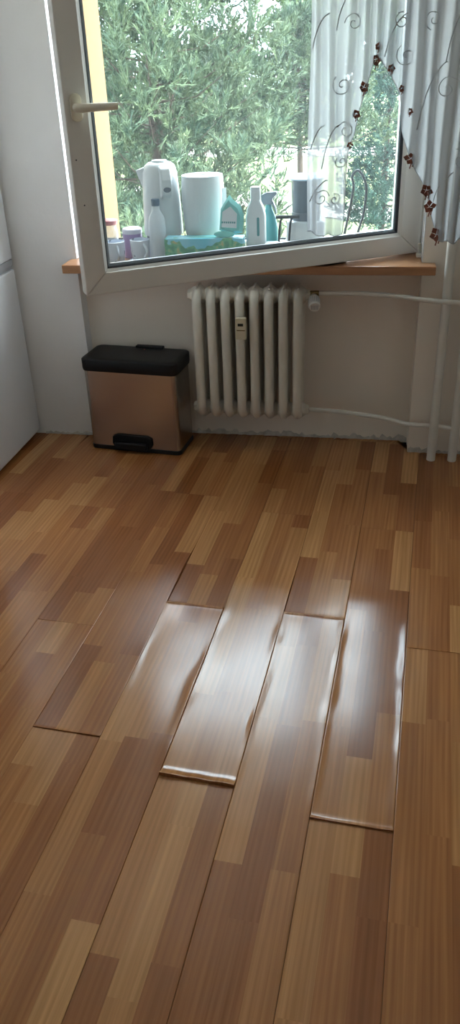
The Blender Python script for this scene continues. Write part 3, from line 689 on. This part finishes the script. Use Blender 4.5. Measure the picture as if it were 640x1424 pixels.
# ------------------------------------------------------------------ curtain
CX0, CX1 = -0.247, 0.40
CB = [(-0.262, 0.972), (-0.235, 0.965), (-0.185, 0.945), (-0.170, 0.958), (-0.125, 0.950), (-0.118, 1.02), (-0.112, 1.16), (-0.104, 1.245), (-0.088, 1.285), (-0.078, 1.36), (-0.058, 1.435), (-0.040, 1.50), (-0.020, 1.525), (0.0, 1.50), (0.025, 1.470), (0.045, 1.435), (0.062, 1.40), (0.072, 1.30), (0.085, 1.26), (0.110, 1.195), (0.150, 1.13), (0.172, 1.09), (0.19, 1.02), (0.222, 0.935), (0.285, 0.925), (0.34, 0.96), (0.40, 0.98)]
def cbot(x):
    for (a, za), (b, zb) in zip(CB, CB[1:]):
        if a <= x <= b: return za+(zb-za)*(x-a)/(b-a)
    return CB[-1][1]
def cy_(x, z):
    t = min(1, max(0, (2.30-z)/1.4)); fade = 0.75+0.25*t
    ph = x*2*PI/0.047+1.3*math.sin(x*19)+0.5*math.sin(z*2.2+x*8)
    return 3.098+0.020*math.sin(ph)*fade+0.007*math.sin(x*61+z*1.5)
NXc, NZc = 300, 40
V = []; F = []
for i in range(NXc+1):
    x = CX0+(CX1-CX0)*i/NXc; zb = cbot(x)
    for j in range(NZc+1):
        z = zb+(2.36-zb)*j/NZc; V.append((x+0.004*math.sin(z*7+x*40), cy_(x, z), z))
for i in range(NXc):
    for j in range(NZc): a = i*(NZc+1)+j; F.append((a, a+NZc+1, a+NZc+2, a+1))
cur = thing('curtain', 'white sheer embroidered curtain with arched hem and brown-red ribbon flowers', 'curtain', (0, 0, 0))
me = bpy.data.meshes.new('voile'); me.from_pydata(V, [], F); link('voile', me, M_curtain, cur, smooth=True)
# hem cord
MB().tube([(x+0.004*math.sin(cbot(x)*7+x*40), cy_(x, cbot(x)), cbot(x)) for x in [CX0+(CX1-CX0)*i/200 for i in range(201)]], 0.0016, 6).build('hem', M_curtain, cur, smooth=True)
def onc(x, z, d=0.0025): return (x, cy_(x, z)-d, z)
def stitch(pts, r=0.0016):
    out = []
    for (x0, z0), (x1, z1) in zip(pts, pts[1:]):
        k = max(2, int(math.hypot(x1-x0, z1-z0)/0.004))
        out += [(x0+(x1-x0)*t/k, z0+(z1-z0)*t/k) for t in range(k)]
    out = [p for p in out if p[1] > cbot(p[0])+0.006 and CX0+0.005 < p[0] < CX1-0.005]
    if len(out) < 4: return
    MB().tube([onc(*p) for p in out], r, 5).build('embroidery', M_embro, cur, smooth=True)
def spiral(cx, cz, r0, turns, s=1, a0=0):
    return [(cx+r0*(1-t/40)*math.cos(a0+s*turns*2*PI*t/40), cz+r0*(1-t/40)*math.sin(a0+s*turns*2*PI*t/40)) for t in range(36)]
def arch(x0, x1, z0, h): return [(x0+(x1-x0)*t/16, z0+h*math.sin(PI*t/16)**0.7) for t in range(9)]
for (cx, cz, r0, s) in ((-0.135, 1.44, 0.035, 1), (-0.12, 1.30, 0.03, -1), (-0.13, 1.20, 0.022, 1), (-0.105, 1.62, 0.03, -1), (-0.20, 1.08, 0.03, 1), (-0.15, 1.08, 0.02, -1), (0.07, 1.52, 0.035, 1), (0.15, 1.62, 0.03, -1), (0.05, 1.62, 0.025, 1), (0.21, 1.42, 0.04, 1), (0.28, 1.20, 0.04, -1), (-0.22, 1.72, 0.035, 1)):
    stitch(spiral(cx, cz, r0, 1.6, s, cx*30))
for (x0, x1, z0, h) in ((-0.25, -0.13, 1.20, 0.12), (-0.20, -0.08, 1.18, 0.14), (-0.16, -0.02, 1.60, 0.13), (-0.25, -0.10, 1.04, 0.10), (0.0, 0.14, 1.52, 0.12), (0.12, 0.30, 1.30, 0.20), (-0.24, -0.12, 1.55, 0.1), (0.20, 0.36, 1.5, 0.2), (0.19, 0.33, 1.04, 0.12)):
    stitch(arch(x0, x1, z0, h), 0.0020)
# ribbon flowers along the hem
def ribbon_flower(x, z, s, a0):
    vs = []; fs = []; m = MB(); c = onc(x, z, 0.008); npet = 5
    for k in range(npet):
        a = a0+2*PI*k/npet; L_ = s*(0.75+0.4*hsh(k, x*100)); w_ = s*0.42
        d = Vector((math.cos(a), 0, math.sin(a))); p = Vector((-math.sin(a), 0, math.cos(a))); C_ = Vector(c)
        A = C_+d*0.1*s; B = C_+d*L_*0.6+p*w_+Vector((0, -0.004, 0)); D = C_+d*L_*0.6-p*w_+Vector((0, -0.002, 0)); E_ = C_+d*L_+Vector((0, -0.006*hsh(k, z), 0))
        n_ = Vector((0, 0.0012, 0))
        m.add([A, B, E_, D, A+n_, B+n_, E_+n_, D+n_], [(0, 1, 2, 3), (7, 6, 5, 4), (0, 4, 5, 1), (1, 5, 6, 2), (2, 6, 7, 3), (3, 7, 4, 0)])
    m.tube([(c[0], c[1]-0.004, c[2]), (c[0]+s*0.1, c[1]-0.005, c[2]-s*0.6), (c[0]-s*0.1, c[1]-0.003, c[2]-s*1.35)], s*0.10, 5)
    m.tube([(c[0], c[1]-0.004, c[2]), (c[0]+s*0.35, c[1]-0.005, c[2]-s*0.7), (c[0]+s*0.28, c[1]-0.003, c[2]-s*1.1)], s*0.09, 5)
    m.build('flower', M_flower, cur)
for (x, z, s) in ((-0.103, 1.258, .008), (-0.086, 1.352, .012), (-0.064, 1.432, .013), (-0.028, 1.512, .015), (-0.022, 1.55, .010), (0.024, 1.486, .010), (0.062, 1.425, .009), (0.094, 1.355, .009), (0.108, 1.207, .016), (0.169, 1.106, .016), (0.183, 1.052, .016), (0.219, 0.952, .019)):
    ribbon_flower(x, z, s*1.45, x*50)
rod = tag(MB().tube([(-1.5, 3.10, 2.375), (0.8, 3.10, 2.375)], 0.011, 12).build('curtain_rod', M_valve, smooth=True), 'white curtain rod above the window', 'curtain rod')
for x in (-1.4, 0.6):
    MB().tube([(x, 3.10, 2.375), (x, (YL if x < 0 else YP)-0.001, 2.375)], 0.008, 8).build('bracket', M_valve, rod)

# ------------------------------------------------------------------ outside
GZ = -3.2
struct(MB().add([(-90, 3.8, GZ), (70, 3.8, GZ), (70, 140, GZ), (-90, 140, GZ), (-90, 3.8, GZ-0.3), (70, 3.8, GZ-0.3), (70, 140, GZ-0.3), (-90, 140, GZ-0.3)], [(0,1,2,3),(7,6,5,4),(0,4,5,1),(1,5,6,2),(2,6,7,3),(3,7,4,0)]).build('ground_lawn', M_lawn), 'sunlit dry lawn below the window', 'lawn')
def strip(pts, wd, name, label):
    m = MB(); L = []; Rr = []
    sp2 = spline(pts, 8)
    for i, p in enumerate(sp2):
        t = (sp2[min(i+1, len(sp2)-1)]-sp2[max(0, i-1)]).normalized(); q = Vector((-t.y, t.x, 0))*wd/2
        L.append(p+q); Rr.append(p-q)
    n = len(L); vs = L+Rr+[v-Vector((0, 0, .05)) for v in L+Rr]
    fs = [(i, i+1, n+i+1, n+i) for i in range(n-1)] + [(2*n+i, 3*n+i, 3*n+i+1, 2*n+i+1) for i in range(n-1)]
    m.add(vs, fs); struct(m.build(name, M_path), label, 'path')
struct(MB().box(-14, 12, 3.8, 12.0, GZ-0.2, GZ+0.04).build('ground_bounce', mat('bounce_concrete', (0.60, 0.57, 0.52), 0.9, var=0.1, scale=1)), 'unseen pale concrete pavement added to bounce skylight into the room', 'pavement')  # added reflector below the view, brightens ceiling and window wall
strip([(-25, 36, GZ+.03), (-8, 33, GZ+.03), (-2, 29, GZ+.03), (3, 27, GZ+.03), (14, 26, GZ+.03)], 2.4, 'path_pale', 'pale footpath crossing the lawn')
strip([(-30, 50, GZ+.03), (-6, 47, GZ+.03), (15, 46, GZ+.03)], 4.5, 'road_pale', 'pale road beyond the lawn')

def needles(P_, D_, n, ln, wd, spread, shoot=2.2):
    """tufts of thin triangles: P_ tuft positions, D_ shoot directions"""
    T = len(P_); P_ = np.repeat(P_, n, 0); D_ = np.repeat(D_, n, 0)
    k = len(P_); rv = rng.normal(size=(k, 3)); d = D_+spread*rv; d /= np.linalg.norm(d, axis=1, keepdims=True)
    base = P_+D_*rng.uniform(0, 1, (k, 1))**0.8*ln*shoot
    s = np.cross(d, rng.normal(size=(k, 3))); s /= np.linalg.norm(s, axis=1, keepdims=True)
    l = ln*rng.uniform(0.6, 1.2, (k, 1))
    v = np.stack([base-s*wd, base+s*wd, base+d*l], 1).reshape(-1, 3)
    return v
def trimesh(name, v, m, parent, kind='stuff'):
    me = bpy.data.meshes.new(name); nt = len(v)//3
    me.vertices.add(len(v)); me.vertices.foreach_set('co', v.astype(np.float32).ravel())
    me.loops.add(len(v)); me.loops.foreach_set('vertex_index', np.arange(len(v), dtype=np.int32))
    me.polygons.add(nt); me.polygons.foreach_set('loop_start', np.arange(0, len(v), 3, dtype=np.int32)); me.polygons.foreach_set('loop_total', np.full(nt, 3, dtype=np.int32))
    me.update(calc_edges=True)
    o = link(name, me, m, parent); o['kind'] = kind; return o
def conifer(name, label, x, y, h, rmax, zlow, m, nb, tufts, nn, ln, wd, up, group, power=0.8):
    t = thing(name, label, 'tree', (x, y, GZ), 0, group)
    lean = rng.normal(0, 0.02, 2)
    MB().tube([(0, 0, 0), (lean[0]*h*.5, lean[1]*h*.5, h*.5), (lean[0]*h, lean[1]*h, h)], [h*0.013+.03, h*0.008+.02, 0.01], 10).build('trunk', M_bark, t, smooth=True)
    br = MB(); P_ = []; D_ = []
    for i in range(nb):
        u = (i+rng.random())/nb; z = zlow+(h-zlow)*u; a = i*2.39996+rng.normal(0, .3)
        R_ = rmax*((1-u)**power)*rng.uniform(0.75, 1.1)+0.12
        d = np.array([math.cos(a), math.sin(a), 0.0]); o0 = np.array([lean[0]*z, lean[1]*z, z])
        tip = o0+d*R_+np.array([0, 0, R_*up]); mid = o0+d*R_*.5+np.array([0, 0, R_*(up*.3-.05)])
        br.tube([o0, mid, tip], [0.010+R_*.005, 0.006+R_*.003, 0.003], 5)
        ncl = max(2, int(round(tufts/11*R_/rmax)))
        for k in range(ncl):
            s = 0.12+0.90*math.sqrt((k+rng.random())/ncl); q = o0*(1-s)**2+2*s*(1-s)*mid+s*s*tip if s <= 1 else tip
            q = q+rng.normal(size=3)*np.array([1, 1, .5])*R_*0.17
            for _ in range(11):
                dd = d*0.35+np.array([0, 0, 0.55+up])+rng.normal(size=3)*.55; dd /= np.linalg.norm(dd)
                P_.append(q+dd*ln*rng.uniform(-.3, 1.1)+rng.normal(size=3)*ln*.35); D_.append(dd)
    br.build('branches', M_bark, t, smooth=True)
    trimesh('needles', needles(np.array(P_), np.array(D_), nn, ln, wd, 0.33), m, t)
    return t
conifer('pine_tree', 'big pale green pine filling the left of the window', -3.60, 14.0, 9.8, 2.4, 0.2, M_pine, 190, 120, 24, 0.11, 0.008, 0.35, 'trees outside', 0.55)
conifer('pine_tree', 'darker pine standing right of the big pine below the bright sky', -1.75, 20.5, 5.3, 1.9, 2.7, M_pine, 100, 60, 26, 0.12, 0.009, 0.25, 'trees outside', 0.55)
conifer('pine_tree', 'pine behind the big pine at the far left', -7.6, 22.0, 8.5, 2.6, 0.5, M_pine, 80, 50, 22, 0.13, 0.010, 0.3, 'trees outside', 0.7)
conifer('pine_tree', 'pine half hidden straight behind the big pine', -7.2, 30.5, 9.8, 2.6, 0.4, M_pine, 90, 60, 22, 0.16, 0.012, 0.3, 'trees outside', 0.6)
conifer('spruce_tree', 'blue green spruce standing on the lawn behind the arched curtain hem', 0.15, 24.0, 5.0, 1.25, 0.35, M_spruce, 110, 60, 20, 0.10, 0.011, 0.05, 'trees outside', 0.85)
def broadleaf(label, x, y, h, r, m, nl):
    t = thing('broadleaf_tree', label, 'tree', (x, y, GZ), 0, 'trees outside')
    MB().tube([(0, 0, 0), (0.1, 0, h*.4), (0, 0.1, h*.75)], [0.22, 0.16, 0.06], 8).build('trunk', M_bark, t, smooth=True)
    cs = rng.normal(size=(14, 3))*np.array([r*.45, r*.45, h*.16])+np.array([0, 0, h*.62])
    P_ = cs[rng.integers(0, 14, nl)]; v = rng.normal(size=(nl, 3)); v /= np.linalg.norm(v, axis=1, keepdims=True)
    P_ = P_+v*r*.42*rng.uniform(.6, 1, (nl, 1))
    D_ = v
    trimesh('leaves', needles(P_, D_, 3, 0.34, 0.12, 0.9), m, t)
for (lb_, x, y, h, r) in (('far round tree right of the spruce', 9.5, 62, 9.0, 3.6), ('far round tree behind the spruce', 0.6, 68, 10.0, 2.6), ('far round tree behind the curtain', -5.0, 74, 9.4, 2.6),
        ('far round tree seen under the darker pine', -13.4, 66, 5.6, 2.6), ('far round tree behind the big pine', -20.5, 58, 7.4, 2.8), ('far round tree at the left of the row', -33, 62, 7.8, 3.2)):
    broadleaf(lb_, x, y, h, r, M_leaf, 9000)
